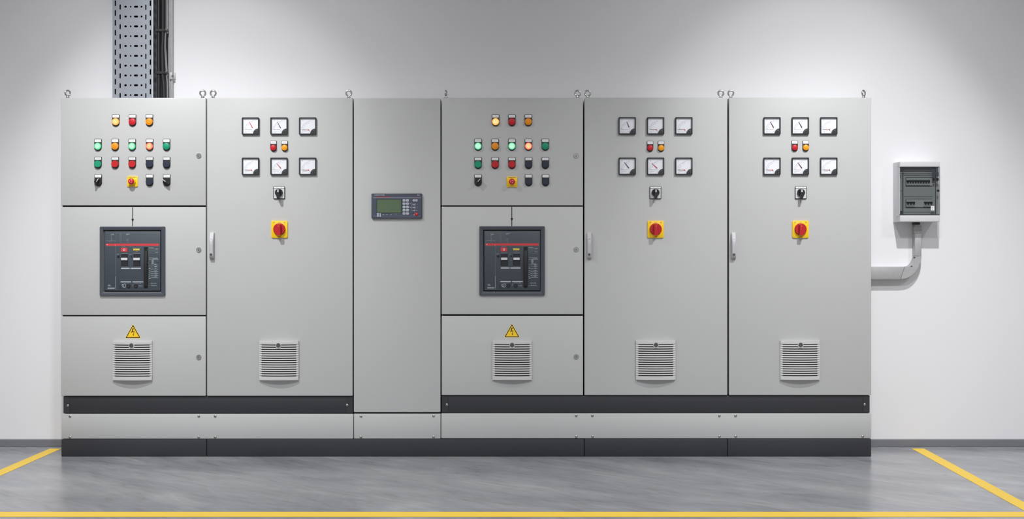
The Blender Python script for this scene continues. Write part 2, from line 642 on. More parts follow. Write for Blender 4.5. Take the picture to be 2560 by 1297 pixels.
def meter(root, px, py, needle, seed, unit):
    """96 mm square panel meter with its pivot under the corner cover"""
    h = 21.5 * U
    i = 18.9 * U

    def f(b):
        # four bezel bars with rounded outer corners, and the case behind
        b.prism(rrect(-h, h, -h, h, 2.0 * U), -.0045, 0, M['meterblack'])
        outer, inner = rrect(-h, h, -h, h, 2.0 * U), rrect(-i, i, -i, i, .3 * U)
        bb = bmesh.new()
        ys = (-.0044, -.0132, -.0145)
        sh = (1.0, 1.0, .975)
        A = [[bb.verts.new((x * k, y, z * k)) for x, z in outer] for y, k in zip(ys, sh)]
        I = [[bb.verts.new((x * k, y, z * k)) for x, z in inner] for y, k in ((-.0145, 1.02), (-.0135, 1.0), (-.0044, .995))]
        rows = A + I
        n = len(outer)
        for a, c in zip(rows, rows[1:]):
            for t in range(n):
                bb.faces.new((a[t], a[(t + 1) % n], c[(t + 1) % n], c[t]))
        b.add(bb, M['meterblack'])
    o = link('analog_meter', cached(('meter_case',), f), root, at(root, px, py))
    S = 43 * U
    fx = lambda u: (u - .5) * S
    fz = lambda v: (.5 - v) * S
    b = MB()
    r = random.Random(seed)
    y = -.0052
    b.box(-i, i, -.005, -.0044, -i, i, M['dial'])
    px0, pz0 = fx(.66), fz(.74)
    a0, a1 = PI * .97, PI * .53
    rad = S * .50
    b.arc(px0, pz0, rad, a0, a1, .35 * U, y, M['greyink'], 16)
    for k in range(11):
        a = a0 + (a1 - a0) * k / 10
        l = .03 if k % 2 else .055
        b.line(px0 + math.cos(a) * rad, pz0 + math.sin(a) * rad, px0 + math.cos(a) * (rad + S * l), pz0 + math.sin(a) * (rad + S * l), .3 * U, y, M['greyink'])
    for k in range(6):
        a = a0 + (a1 - a0) * (k + .3) / 6
        q = rad - S * .075
        b.scribble(px0 + math.cos(a) * q - .8 * U, px0 + math.cos(a) * q + 1.2 * U, pz0 + math.sin(a) * q, 1.6 * U, y, M['legendink'] if k % 2 else M['greyink'], seed=seed + k)
    for k, u in enumerate((.60, .70, .79)):
        b.scribble(fx(u), fx(u) + 1.8 * U, fz(.175), 1.5 * U, y, M['legendink'], seed=seed + 20 + k)
        b.scribble(fx(u), fx(u) + 1.5 * U, fz(.26), 1.4 * U, y, M['paleink'], seed=seed + 30 + k)
    b.text(unit, fx(.205), fz(.195), 3.9 * U, y, M['greyink'], 'CENTER')
    if needle:
        b.line(fx(.15), fz(.715), fx(.38), fz(.715), .7 * U, y, M['greyink'])
        b.line(fx(.38), fz(.715), fx(.57), fz(.715), .7 * U, y, M[needle[5]])
    b.scribble(fx(.17), fx(.46), fz(.80), 1.2 * U, y, M['legendink'], seed=seed + 3)
    b.scribble(fx(.17), fx(.27), fz(.86), 1.2 * U, y, M['paleink'], seed=seed + 5)
    b.arc(fx(.57), fz(.80), S * .05, -2.2, .6, .4 * U, y, M['greyink'], 6)
    link('dial_face', b.mesh('dial_face'), o)
    nb = MB()
    yy = -.0072
    if needle:
        x0, v0, x1, v1, mm = needle[:5]
        dx, dz = fx(x1) - fx(x0), fz(v1) - fz(v0)
        L = math.hypot(dx, dz)
        n = Vector((-dz, dx)) / L
        w0, w1 = .35 * U, (1.15 * U if needle[4] != 'needle_red' or seed % 2 else .75 * U)
        nb.prism([(fx(x0) + n.x * w0, fz(v0) + n.y * w0), (fx(x1) + n.x * w1, fz(v1) + n.y * w1), (fx(x1) - n.x * w1, fz(v1) - n.y * w1), (fx(x0) - n.x * w0, fz(v0) - n.y * w0)], yy - .0004, yy, M[mm])
        px1, pv1 = .66, .735
        nb.line(fx(x1), fz(v1), fx(px1), fz(pv1), .35 * U, yy - .0002, M['paleink'])
        lab = {'needle_red': 'red pointer swung up from zero', 'needle_dark': 'dark pointer swung up from zero', 'needle_maroon': 'dark red pointer swung up from zero'}[mm]
    else:
        e = ('redink', 'orangeink')[seed % 2]
        nb.prism([(fx(.15), fz(.709)), (fx(.15), fz(.721)), (fx(.36), fz(.724)), (fx(.36), fz(.706))], yy - .0004, yy, M['ink'])
        nb.prism([(fx(.36), fz(.706)), (fx(.36), fz(.724)), (fx(.57), fz(.727)), (fx(.57), fz(.703))], yy - .0004, yy, M[e])
        nb.prism([(fx(.535), fz(.69)), (fx(.57), fz(.69)), (fx(.585), fz(.765)), (fx(.56), fz(.765))], yy - .0008, yy, M['needle_red' if seed % 3 else 'needle_maroon'])
        lab = 'red pointer lying at zero'
    link('needle', nb.mesh('needle'), o, label=lab)

    def c(b):
        q = 12.2 * U
        cx, cz = i * .99, -i * .99
        pts = [(cx, cz)] + [(cx + q * math.cos(t), cz + q * math.sin(t)) for t in [PI / 2 + PI / 2 * k / 12 for k in range(13)]]
        b.prism(pts, -.0112, -.0052, M['cover'], .0006)
        b.lathe(cx - 5.2 * U, cz + 4.9 * U, [(1.9 * U, -.0112), (1.9 * U, -.0122), (1.5 * U, -.0126), (0, -.0126)], M['black'], 20)
    link('corner_cover', cached(('meter_corner',), c), o, label='dark corner cover with zero screw')
    link('glass', cached(('meter_glass',), lambda b: b.box(-i * .985, i * .985, -.0124, -.0116, -i * .985, i * .985, M['glass'])), o)
    return o


def rotary(root, px, py):
    hx, hz = 14.6 * U, 15.9 * U

    def f(b):
        b.prism(rrect(-hx, hx, -hz, hz, 2.4 * U), -.0065, 0, M['meterblack'], .001)
    o = link('rotary_switch', cached(('rotary_plate',), f), root, at(root, px, py), 'black rotary selector on a white square plate')

    def g(b):
        b.prism(rrect(-hx * .90, hx * .90, -hz * .90, hz * .60, 1.2 * U), -.0075, -.0064, M['silver'], .0003, 1)
        b.prism(rrect(-hx * .90, hx * .90, hz * .66, hz * .92, 1.2 * U), -.0075, -.0064, M['white'], .0003, 1)
        b.scribble(-hx * .45, -hx * .25, hz * .79, 1.5 * U, -.0077, M['greyink'], seed=2)
        b.scribble(hx * .35, hx * .55, hz * .79, 1.5 * U, -.0077, M['greyink'], seed=5)
    link('face_plate', cached(('rotary_face',), g), o, label='white face plate')

    def k(b):
        r = 9.7 * U
        b.lathe(0, -.0, [(r, -.0075), (r, -.0165), (r * .95, -.0185), (0, -.0185)], M['black'])
        secs = []
        for y, w, top, bot in ((-.0185, 4.0, 9.3, 12.5), (-.030, 3.8, 8.6, 14.5), (-.040, 3.3, 7.5, 15.0)):
            secs.append([(x, y, z) for x, z in rrect(-w * U, w * U, -bot * U, top * U, w * U * .5, 3)])
        b.loft(secs, M['black'])
        b.prism([(-1.5 * U, .8 * U), (1.5 * U, .8 * U), (1.2 * U, 7.3 * U), (-1.2 * U, 7.3 * U)], -.0408, -.0398, M['white'])
    link('knob', cached(('rotary_knob',), k), o, (0, 0, -.2 * U), 'black knob with white pointer')
    return o


def main_switch(root, px, py):
    hx, hz = 20.3 * U, 21.4 * U

    def f(b):
        b.prism(rrect(-hx, hx, -hz, hz, 3 * U), -.007, 0, M['yellow'], .0015)
        for sx in (-1, 1):
            for sz in (-1, 1):
                cx, cz = sx * hx * .66, sz * hz * .80
                b.arc(cx, cz, 1.9 * U, 0, 2 * PI, .6 * U, -.0072, M['dullyellow'] if sz < 0 else M['ink'], 12)
                b.rect(cx - 2.9 * U, cx - .4 * U, cz - .3 * U, cz + .3 * U, -.00725, M['dullyellow'])
        b.scribble(-3 * U, 3 * U, hz * .82, 1.8 * U, -.0072, M['ink'], seed=1)
        b.scribble(-2.5 * U, 4 * U, -hz * .86, 1.8 * U, -.0072, M['ink'], seed=9)
    o = link('main_switch', cached(('main_plate',), f), root, at(root, px, py), 'red rotary main switch on a yellow plate')

    def k(b):
        r = 14.4 * U
        b.lathe(0, 0, [(r * 1.06, -.007), (r * 1.06, -.0085), (r, -.009), (r, -.018), (r * .96, -.0205), (0, -.0205)], M['redknob'], 48)
        secs = []
        for y, w, top, bot in ((-.020, 6.2, 13.6, 14.4), (-.030, 5.4, 13.0, 15.6), (-.041, 4.7, 12.0, 15.9)):
            secs.append([(x, y, z) for x, z in rrect(-w * U, w * U, -bot * U, top * U, w * U * .55, 4)])
        b.loft(secs, M['redknob'])
        b.rect(-.5 * U, .5 * U, 6 * U, 9.5 * U, -.0412, M['orangeink'])
    link('knob', cached(('main_knob',), k), o, (0, 0, .2 * U), 'red knob with raised grip')
    return o


def vent(root, x0, x1, y0, y1):
    hw, hh = 49 * U, 48.6 * U
    bulge = lambda x: -(.011 + .017 * (1 - (x / hw) ** 2))
    nx = 16
    xs = [-hw + 2 * hw * k / nx for k in range(nx + 1)]

    def f(b):
        def bar(zt, zb, inset=0.0, back=0.0, lipt=.0):
            b.loft([[(x, back, zt + lipt), (x, bulge(x) + inset, zt), (x, bulge(x) + inset - .0006, (zt + zb) / 2), (x, bulge(x) + inset, zb), (x, back, zb + lipt)] for x in xs], M['ventgrey'])
        bar(hh, hh - 8.2 * U)
        bar(-hh + 9.0 * U, -hh)
        # chamfered upper edge
        p = 5.53 * U
        for k in range(15):
            zc = hh - 9.5 * U - k * p            # centre of the dark slot
            zt, zb = zc - 1.15 * U, zc - 4.5 * U
            if k < 14:
                b.loft([[(x, bulge(x) + .007, zt - .3 * U), (x, bulge(x) + .0010, zt), (x, bulge(x), zt - .7 * U), (x, bulge(x) + .0004, zb + .4 * U), (x, bulge(x) + .007, zb + .8 * U)] for x in xs], M['ventgrey'])
        for sx in (-1, 1):
            a, c = sorted((sx * hw, sx * (hw - 6 * U)))
            b.box(a + (.0008 if sx > 0 else .0), c - (.0 if sx > 0 else -.0), -.0095, 0, -hh + 1 * U, hh - 1 * U, M['ventgrey'])
            for j in range(3):
                xx = sx * (hw - (2 + 1.6 * j) * U)
                b.box(xx - .3 * U, xx + .3 * U, -.0112, -.0094, -hh + 6 * U, hh - 8 * U, M['ventgrey'])
        # lock boss
        b.lathe(0, hh - 11.5 * U, [(7.2 * U, -.012), (6.9 * U, -.0290), (6.4 * U, -.0300), (0, -.0300)], M['ventgrey'])
    cx, cy = (x0 + x1) / 2, (y0 + y1) / 2
    o = link('vent_grille', cached(('vent',), f), root, at(root, cx, cy), 'pale louvred ventilation grille')
    link('filter_mat', cached(('vent_back',), lambda b: b.box(-hw * .96, hw * .96, -.0060, -.0002, -hh * .97, hh * .97, M['filter'])), o, label='dark filter mat behind the slats')
    link('lock_knob', cached(('vent_lock',), lambda b: b.lathe(0, hh - 10 * U, [(5.5 * U, -.030), (5.5 * U, -.0315), (5.1 * U, -.0325), (2.2 * U, -.0325), (2.0 * U, -.0312), (0, -.0312)], M['lockgrey'])), o, label='round dark lock knob')
    return o


def swing_handle(root, px, py):
    """px, py: centre of the base plate, 65 px tall"""
    hh, hw = 32.6 * U, 6.0 * U

    def f(b):
        b.prism(rrect(-hw, hw, -hh, hh, 1.2 * U), -.010, 0, M['handle'], .0015)
    o = link('swing_handle', cached(('handle_base',), f), root, at(root, px, py), 'light grey swing handle')

    def g(b):
        secs = []
        for z, w, d in ((32.4, 5.8, .0105), (24, 5.5, .019), (13, 5.1, .0285), (12.2, 4.9, .0295), (0, 4.8, .0295), (-20, 4.8, .0290), (-26, 5.2, .0270), (-30, 5.2, .022), (-32.2, 4.6, .014)):
            w *= U
            secs.append([(-w, -.0095, z * U), (-w, -d + .003, z * U), (-w * .72, -d, z * U), (w * .72, -d, z * U), (w, -d + .003, z * U), (w, -.0095, z * U)])
        b.loft(secs, M['handle'])
        for k in range(10):
            t0, t1 = -1 + k * .2, -1 + (k + 1) * .2
            q = lambda t: (t * 4.2 * U, (17.0 - 4.2 * t * t) * U)
            yq = lambda z: -(.0285 - .0095 * (z / U - 13) / 11) - .0004
            bb = bmesh.new()
            ring = []
            for t, dn in ((t0, 0), (t1, 0), (t1, 1), (t0, 1)):
                x, z = q(t)
                z -= dn * 1.2 * U * (1.1 - t * t)
                ring.append(bb.verts.new((x, yq(z), z)))
            bb.faces.new(ring)
            b.add(bb, M['lockgrey'], False)
    link('lever', cached(('handle_lever',), g), o)
    link('lock_cylinder', cached(('handle_lock',), lambda b: b.lathe(-.4 * U, -22.2 * U, [(3.2 * U, -.0285), (3.2 * U, -.0300), (2.8 * U, -.0305), (0, -.0300)], M['lockgrey'], 24)), o, label='dark lock cylinder')
    return o


def warning_sign(root, px, y0, y1):
    h = (y1 - y0) * U
    w = 20.8 * U

    def tri(k, r):
        c = Vector((0, h * .333))
        P = [Vector((-w, 0)), Vector((w, 0)), Vector((0, h))]
        P = [c + (p - c) * k for p in P]
        pts = []
        for i in range(3):
            p, a, d = P[i], (P[i - 1] - P[i]).normalized(), (P[(i + 1) % 3] - P[i]).normalized()
            for t in (0, .33, .67, 1):
                q0, q1 = p + a * r, p + d * r
                pts.append(((1 - t) ** 2 * q0 + 2 * t * (1 - t) * p + t * t * q1))
        return [(v.x, v.y) for v in pts]

    def f(b):
        b.prism(tri(1.0, 3 * U), -.0008, 0, M['signpale'])
        b.poly(tri(.90, 2 * U), -.00095, M['signblack'])
        b.poly(tri(.735, .5 * U), -.0011, M['signyellow'])
        # lightning arrow
        s = h / 37.0
        pts = [(-.6, 25.5), (2.2, 25.0), (-1.2, 16.8), (4.0, 18.8), (1.5, 9.8), (3.1, 10.0), (.6, 6.0), (-.6, 10.6), (.6, 10.0), (2.0, 16.6), (-4.4, 14.2)]
        b.poly([(x * s, z * s) for x, z in pts], -.00125, M['signblack'])
    return link('warning_sign', cached(('sign', round(h, 4)), f), root, at(root, px, y1), 'yellow triangle with black lightning bolt')


def flow_arrow(root, px, y0, y1, yh):
    b = MB()
    w = 1.0 * U
    z0, z1 = 0, (y1 - y0) * U
    b.box(-w, w, -.0006, 0, z0, z1, M['pit'])
    zh = (y1 - yh) * U
    b.prism([(-3.3 * U, zh), (0, zh - 9 * U), (3.3 * U, zh)], -.0009, 0, M['pit'])
    return link('flow_arrow', b.mesh('flow_arrow'), root, at(root, px, y1), 'black painted line with a downward arrowhead')


def breaker(root, px0, px1, py0, py1):
    """withdrawable circuit breaker behind a dark frame; drawn on a 1147 x 1212 grid with the origin at the frame's top left"""
    cx, cy = (px0 + px1) / 2, (py0 + py1) / 2
    W, H2 = 163.2 * U, 172.6 * U
    gx = lambda g: (g - 73 - 573.5) / 1147 * W
    gz = lambda g: -(g - 43 - 606) / 1212 * H2

    def f(b):
        o = rrect(-W / 2, W / 2, -H2 / 2, H2 / 2, 2.2 * U, 4)
        i1 = rrect(gx(135), gx(1153), gz(1192), gz(100), .4 * U, 4)
        bb = bmesh.new()
        rows = []
        for pts, y in ((o, 0), (o, -.010), ([(x * .992, z * .992) for x, z in o], -.0125), ([(x * 1.012, z * 1.012) for x, z in i1], -.0125), (i1, -.011), (i1, .002)):
            rows.append([bb.verts.new((x, y, z)) for x, z in pts])
        n = len(o)
        for a, c in zip(rows, rows[1:]):
            for t in range(n):
                bb.faces.new((a[t], a[(t + 1) % n], c[(t + 1) % n], c[t]))
        b.add(bb, M['breakerframe'])
        b.box(gx(140), gx(1148), -.0008, .0005, gz(1187), gz(105), M['pit'])
    o = link('circuit_breaker', cached(('breaker_frame',), f), root, at(root, cx, cy), 'dark slate withdrawable circuit breaker in a square frame')

    def g(b):
        y0 = -.0100
        b.box(gx(160), gx(1137), y0, -.001, gz(1167), gz(125), M['breaker'], .0012)
        y = y0 - .00025
        R2 = lambda a, c, d, e, m, yy=y: b.rect(gx(a), gx(c), gz(e), gz(d), yy, m)
        sc = lambda a, c, zc, hh, m, sd: b.scribble(gx(a), gx(c), gz(zc), hh * .82 * U / 7, y, M['panelink'] if m is M['whiteink'] else M['softink'], seed=sd)
        R2(178, 1117, 148, 151, M['dimink'])
        R2(180, 1115, 342, 380, M['breakerred'])
        R2(198, 214, 354, 366, M['whiteink'], y - .0002)
        R2(340, 352, 364, 370, M['whiteink'], y - .0002)
        R2(180, 1117, 384, 387, M['dimink'])
        # mimic table at the top left
        R2(185, 262, 169, 171, M['dimink']); R2(200, 258, 204, 206, M['dimink']); R2(190, 258, 246, 248, M['dimink'])
        R2(183, 352, 295, 298, M['paleink']); R2(360, 605, 295, 298, M['dimink'])
        R2(358, 360, 165, 335, M['dimink']); R2(520, 522, 165, 335, M['dimink']); R2(365, 520, 164, 166, M['dimink'])
        sc(268, 325, 176, 10, M['whiteink'], 1); sc(270, 328, 187, 9, M['whiteink'], 2)
        for k, zz in enumerate((204, 221, 247, 262, 278)):
            sc(273, 292, zz, 10, M['paleink'], 10 + k)
        sc(268, 284, 312, 9, M['paleink'], 15)
        for k, zz in enumerate((172, 189, 210, 233, 255, 276, 298, 320)):
            R2(420, 428, zz - 4, zz + 4, M['dimink']); R2(440, 455, zz - 5, zz + 5, M['dimink'])
        sc(535, 605, 175, 12, M['whiteink'], 21); sc(538, 566, 192, 8, M['paleink'], 22)
        sc(550, 582, 262, 9, M['paleink'], 23); sc(545, 575, 282, 9, M['paleink'], 24); sc(555, 580, 315, 10, M['paleink'], 25)
        # column line at the left and bottom
        R2(350, 354, 384, 890, M['dimink']); R2(350, 354, 912, 1135, M['paleink']); R2(178, 380, 1142, 1145, M['dimink'])
        sc(222, 270, 1068, 14, M['whiteink'], 31); sc(216, 276, 1084, 11, M['whiteink'], 32)
        R2(212, 336, 1116, 1130, M['paleink'])
        # stripes under and over the controls
        R2(450, 590, 766, 784, M['paleink']); R2(624, 795, 766, 784, M['paleink']); R2(592, 620, 766, 784, M['greyink'])
        R2(440, 625, 1005, 1020, M['paleink']); R2(650, 838, 1005, 1020, M['paleink'])
        sc(455, 530, 401, 8, M['dimink'], 33); sc(608, 632, 395, 9, M['paleink'], 34); sc(712, 748, 478, 9, M['paleink'], 35)
        sc(375, 425, 522, 9, M['paleink'], 36); sc(372, 410, 537, 9, M['paleink'], 37); sc(588, 626, 538, 10, M['paleink'], 38)
        # ratings text at the right
        sc(935, 1020, 417, 14, M['whiteink'], 41); sc(1042, 1100, 436, 13, M['whiteink'], 42)
        for zz in (430, 449, 466, 481, 512):
            R2(938 if zz in (449, 466, 512) else 975, 1105 if zz in (466, 512) else 1040, zz, zz + 3, M['dimink'])
        sc(935, 968, 492, 10, M['paleink'], 43); sc(1045, 1098, 491, 14, M['whiteink'], 44)
        sc(938, 990, 594, 10, M['whiteink'], 45); sc(1000, 1085, 597, 15, M['whiteink'], 46); sc(1000, 1105, 610, 9, M['paleink'], 47); R2(938, 1105, 620, 624, M['paleink'])
        for k, zz in enumerate((636, 652, 668, 684, 698)):
            sc(985, 1022, zz, 13, M['whiteink'], 50 + k)
        for k, (zz, xa) in enumerate(((717, 0), (752, 0), (790, 965), (832, 965), (868, 965), (903, 965), (938, 975))):
            R2(max(938, xa), 1104, zz, zz + 3, M['paleink'])
            sc(1030 + 6 * (k % 3), 1075, zz - 12, 14, M['whiteink'], 60 + k)
            if xa:
                sc(938, 962, zz - 12, 16, M['whiteink'], 70 + k)
                sc(975, 1020, zz - 8, 6, M['dimink'], 80 + k)
        sc(938, 968, 950, 18, M['whiteink'], 90)
        sc(965, 1072, 1035, 10, M['paleink'], 91); sc(968, 1068, 1047, 9, M['paleink'], 92); sc(938, 965, 1077, 6, M['paleink'], 93); sc(975, 1075, 1078, 10, M['whiteink'], 94)
        # lower controls print
        sc(500, 528, 1042, 10, M['paleink'], 95); sc(552, 592, 1035, 8, M['dimink'], 96); sc(685, 745, 1037, 9, M['dimink'], 97); sc(762, 800, 1038, 11, M['paleink'], 98)
        sc(642, 666, 1060, 10, M['paleink'], 99); sc(642, 664, 1082, 10, M['paleink'], 100); sc(755, 822, 1076, 9, M['paleink'], 101); sc(755, 824, 1090, 8, M['paleink'], 102)
        R2(424, 436, 1065, 1130, M['recess']); R2(438, 515, 1126, 1131, M['recess'])
        b.arc(gx(482), gz(1076), 2.4 * U, .6, 2 * PI - .2, .8 * U, y, M['whiteink'], 12)
        R2(510, 526, 1046, 1052, M['paleink']); R2(520, 526, 1052, 1105, M['paleink']); R2(480, 524, 1103, 1109, M['paleink'])
    p = link('front_panel', cached(('breaker_panel',), g), o)
    yp = -.0100
    for k, (a, c) in enumerate(((450, 570), (666, 787))):
        def rec(b, a=a, c=c):
            b.box(gx(a), gx(c), yp - .0004, yp + .0002, gz(740), gz(520), M['recess'])
            b.box(gx(a), gx(c), yp - .0020, yp - .0001, gz(520), gz(507), M['dimink'], .0004, 1)
            b.box(gx(a), gx(c), yp - .0020, yp - .0001, gz(747), gz(740), M['dimink'], .0004, 1)
            b.box(gx(a) - 1.1 * U, gx(a), yp - .0014, yp - .0001, gz(747), gz(507), M['breaker'], .0003, 1)
            b.box(gx(c), gx(c) + 1.1 * U, yp - .0014, yp - .0001, gz(747), gz(507), M['breaker'], .0003, 1)
        link('switch_recess', cached(('recess', k), rec), o, label='dark switch recess')

        def rock(b, a=a, c=c):
            b.box(gx(a + 4), gx(c - 5), yp - .0090, yp - .0005, gz(636), gz(592), M['silver'], .0018, 3)
            b.box(gx(a + 6), gx(c - 7), yp - .0040, yp - .0005, gz(735), gz(640), M['recess'], .0006, 1)
        link('rocker', cached(('rocker', k), rock), o, label='silver rocker')

        def lug(b, a=a):
            b.box(gx(a - 66 + 20 * k), gx(a - 28), yp - .0060, yp, gz(578), gz(545), M['recess'], .0018, 2)
        link('padlock_lug', cached(('lug', k), lug), o)
    def rl(b):
        b.box(gx(447), gx(560), yp - .0022, yp, gz(486), gz(415), M['breakerred'], .0006, 1)
        b.arc(gx(504), gz(451), 2.2 * U, 0, 2 * PI, 1.0 * U, yp - .0024, M['whiteink'], 14)
        b.rect(gx(486), gx(490), gz(466), gz(437), yp - .0024, M['whiteink'])
    link('indicator_plate', cached(('redplate',), rl), o, label='red off plate with white ring')
    link('indicator_plate', cached(('yellowplate',), lambda b: b.box(gx(663), gx(776), yp - .0020, yp, gz(464), gz(430), M['dullyellow'], .0005, 1)), o, label='yellow spring indicator')
    link('handle_slot', cached(('slot',), lambda b: b.box(gx(850), gx(918), yp - .0005, yp + .0004, gz(1124), gz(403), M['pit'])), o, label='black slot')

    def lever(b):
        secs = []
        n = 12
        for k in range(n + 1):
            t = k / n
            z = gz(466 + (1090 - 466) * t)
            d = .006 + .010 * math.sin(PI * t)
            secs.append([(gx(858), yp - .001, z), (gx(858), yp - d, z), (gx(866), yp - d - .0012, z), (gx(904), yp - d - .0012, z), (gx(912), yp - d, z), (gx(912), yp - .001, z)])
        b.loft(secs, M['black'])
    link('charging_handle', cached(('charge',), lever), o, label='long dark charging lever')
    for k, q in enumerate((582, 710)):
        def lk(b, q=q):
            r = 4.6 * U
            b.lathe(gx(q), gz(1085), [(r, yp), (r, yp - .003), (r * .88, yp - .0042), (r * .6, yp - .0042), (r * .5, yp - .003), (0, yp - .003)], M['black'], 28)
            b.box(gx(q) - .5 * U, gx(q) + .5 * U, yp - .0036, yp - .0028, gz(1085) - 2.2 * U, gz(1085) + 2.2 * U, M['lockgrey'])
        link('key_lock', cached(('keylock', k), lk), o)
    return o


def hmi(root, px0, px1, py0, py1):
    cx, cy = (px0 + px1) / 2, (py0 + py1) / 2
    s = (px1 - px0) / 1817.0
    gx = lambda g: (g - 278 - 908.5) * s * U
    gz = lambda g: -(g - 195 - 450) * (py1 - py0) / 900 * U
    b = MB()
    hx, hz = (px1 - px0) / 2 * U, (py1 - py0) / 2 * U
    b.prism(rrect(-hx, hx, -hz, hz, 1.6 * U), -.014, 0, M['hmiedge'], .002)
    o = link('operator_panel', b.mesh('operator_panel'), root, at(root, cx, cy), 'slate control panel with green display and keypad')
    b = MB()
    y = -.0150
    b.box(gx(300), gx(2075), -.0146, -.0138, gz(1080), gz(225), M['hmi'], .0003, 1)
    b.box(gx(345), gx(440), -.0148, -.0140, gz(985), gz(375), M['hmi'])
    b.text('CONDUCTATER', gx(372), gz(252), 3.7 * U, y, M['whiteink'], width=gx(750) - gx(372))
    b.text('800', gx(1925), gz(252), 3.5 * U, y, M['whiteink'], width=gx(2012) - gx(1925))
    b.rect(gx(460), gx(960), gz(338), gz(298), y, M['hmired'])
    b.rect(gx(1850), gx(1980), gz(330), gz(308), y, M['hmired'])
    b.rect(gx(345), gx(2055), gz(357), gz(347), y, M['paleink'])
    b.rect(gx(350), gx(2030), gz(1006), gz(997), y, M['greyink'])
    for k, (a, c, zz) in enumerate(((688, 730, 957), (812, 862, 957), (955, 1012, 955))):
        b.scribble(gx(a), gx(c), gz(zz), 1.6 * U, y, M['whiteink'], seed=k)
    for a in (765, 905, 1050):
        b.rect(gx(a), gx(a) + .25 * U, gz(950), gz(895), y, M['greyink'])
    b.rect(gx(1085), gx(1310), gz(922), gz(914), y, M['greyink'])
    b.scribble(gx(1110), gx(1200), gz(955), .9 * U, y, M['greyink'], seed=8)
    for k, zz in enumerate((545, 590, 640, 698, 752, 810)):
        b.scribble(gx(1660) if k in (0, 3) else gx(1715), gx(1745), gz(zz), 1.4 * U, y, M['paleink'], seed=k + 11)
        for a in (1775, 1822):
            big = k in (1, 3, 5)
            b.rect(gx(a - 14), gx(a + 14), gz(zz + (15 if big else 9)), gz(zz - (15 if big else 9)), y, M['whiteink'] if big else M['greyink'])
        b.scribble(gx(1868), gx(1888), gz(zz), 1.3 * U, y, M['paleink'], seed=k + 31)
    b.rect(gx(1936), gx(1941), gz(770), gz(525), y, M['greyink'])
    b.arc(gx(1897), gz(820), 2.0 * U, 0, PI, .8 * U, y, M['paleink'], 10)
    b.rect(gx(1800), gx(1830), gz(970), gz(945), y, M['whiteink'])
    link('front_foil', b.mesh('front_foil'), o)
    b = MB()
    b.box(gx(478), gx(1345), -.0152, -.0143, gz(888), gz(405), M['lcd'])
    link('screen', b.mesh('screen'), o, label='dull green display')
    b = MB()
    for a, c, d, e in ((466, 1357, 395, 405), (466, 1357, 888, 898), (466, 478, 395, 898), (1345, 1357, 395, 898)):
        b.box(gx(a), gx(c), -.0166, -.0143, gz(e), gz(d), M['hmiedge'])
    link('screen_bezel', b.mesh('screen_bezel'), o)

    def key(w, h):
        def f(b):
            b.prism(rrect(-w * U, w * U, -h * U, h * U, min(w, h) * .75 * U), -.0175, -.0145, M['key'], .0006)
            b.scribble(-w * .5 * U, w * .5 * U, 0, 1.6 * U, -.0177, M['keylegend'], seed=int(w * 10))
        return f
    for zz in (447, 563, 682, 800, 920):
        for a in (1453, 1576):
            link('key', cached(('key', 'wide'), key(3.7, 3.1)), o, (gx(a), 0, gz(zz)))
    for a in (1802, 1898):
        link('key', cached(('key', 'round'), key(2.9, 2.9)), o, (gx(a), 0, gz(446)))
    for a, zz in ((515, 936), (598, 940), (515, 1006), (598, 1008)):
        link('key', cached(('key', 'tiny', a), key(2.9 if a == 515 else 1.9, 2.1)), o, (gx(a), 0, gz(zz)), 'pale key below the display')

    def rb(b):
        r = 4.2 * U
        b.lathe(0, 0, [(r, -.0145), (r, -.0175), (r * .85, -.019), (r * .5, -.0198), (0, -.02)], M['red'])
        b.rect(-.8 * U, 1.6 * U, -.7 * U, .9 * U, -.0202, M['orangeink'])
    link('stop_key', cached(('stopkey',), rb), o, (gx(1897), 0, gz(940)), 'round red stop key')
    return o


def eyebolt(root, px, rot=0.0):
    y = .030
    x, zt = X(px, y), Z(243.6, 0)

    def f(b):
        b.torus((0, 0, .0265), .0148, .0048, M['steel'])
        b.loft([[(r * math.cos(2 * PI * k / 20), r * math.sin(2 * PI * k / 20), z) for k in range(20)] for r, z in ((.0105, 0), (.0105, .0035), (.0075, .005), (.0065, .012))], M['steel'])
    o = link('eye_bolt', cached(('eyebolt',), f), root, Vector((x, y, zt)) - Vector(root.location))
    o.rotation_euler = (0, 0, rot)
    return o


# ------------------------------------------------------------------ cabinets
DOOR_T, BACK = .020, WALL - .012


def cabinet(label, px0, px1, top, bottom, doors, group):
    """doors: list of (top, bottom) rows in photo pixels"""
    x0, x1 = X(px0), X(px1)
    z0, z1 = Z(bottom), Z(top)
    root = thing('switchgear_cabinet', label, 'cabinet', ((x0 + x1) / 2, BACK / 2, z0), group)
    b = MB()
    i = .0012
    b.box(x0 + i, x1 - i, DOOR_T + .003, BACK, z0 + .001, z1 - .0005, M['paint'], .002)
    part('body', b, root)
    b = MB()
    b.box(x0 + .0045, x1 - .0045, DOOR_T - .003, DOOR_T + .0029, z0 + .004, z1 - .006, M['rubber'])
    part('door_gasket', b, root, label='black rubber gasket')
    for t, bt in doors:
        b = MB()
        b.box(x0, x1, 0, DOOR_T - .0031, Z(bt), Z(t), M['paint'], .0028, 3)
        part('door', b, root)
    return root


def device_rows(root, col, rows):
    for py, items in rows:
        for px, kind in items:
            if kind == 'estop':
                estop(root, px, py)
            elif kind[0] == 'sel':
                selector(root, px, py, kind[1], kind[2])
            elif kind[0] == 'p':
                pilot(root, px, py, kind[1], kind[2])
            else:
                button(root, px, py, kind[1])


GR = 'grey switchgear cabinets in the row along the wall'
P, L, B = lambda c: ('p', c, False), lambda c: ('p', c, True), lambda c: ('b', c)

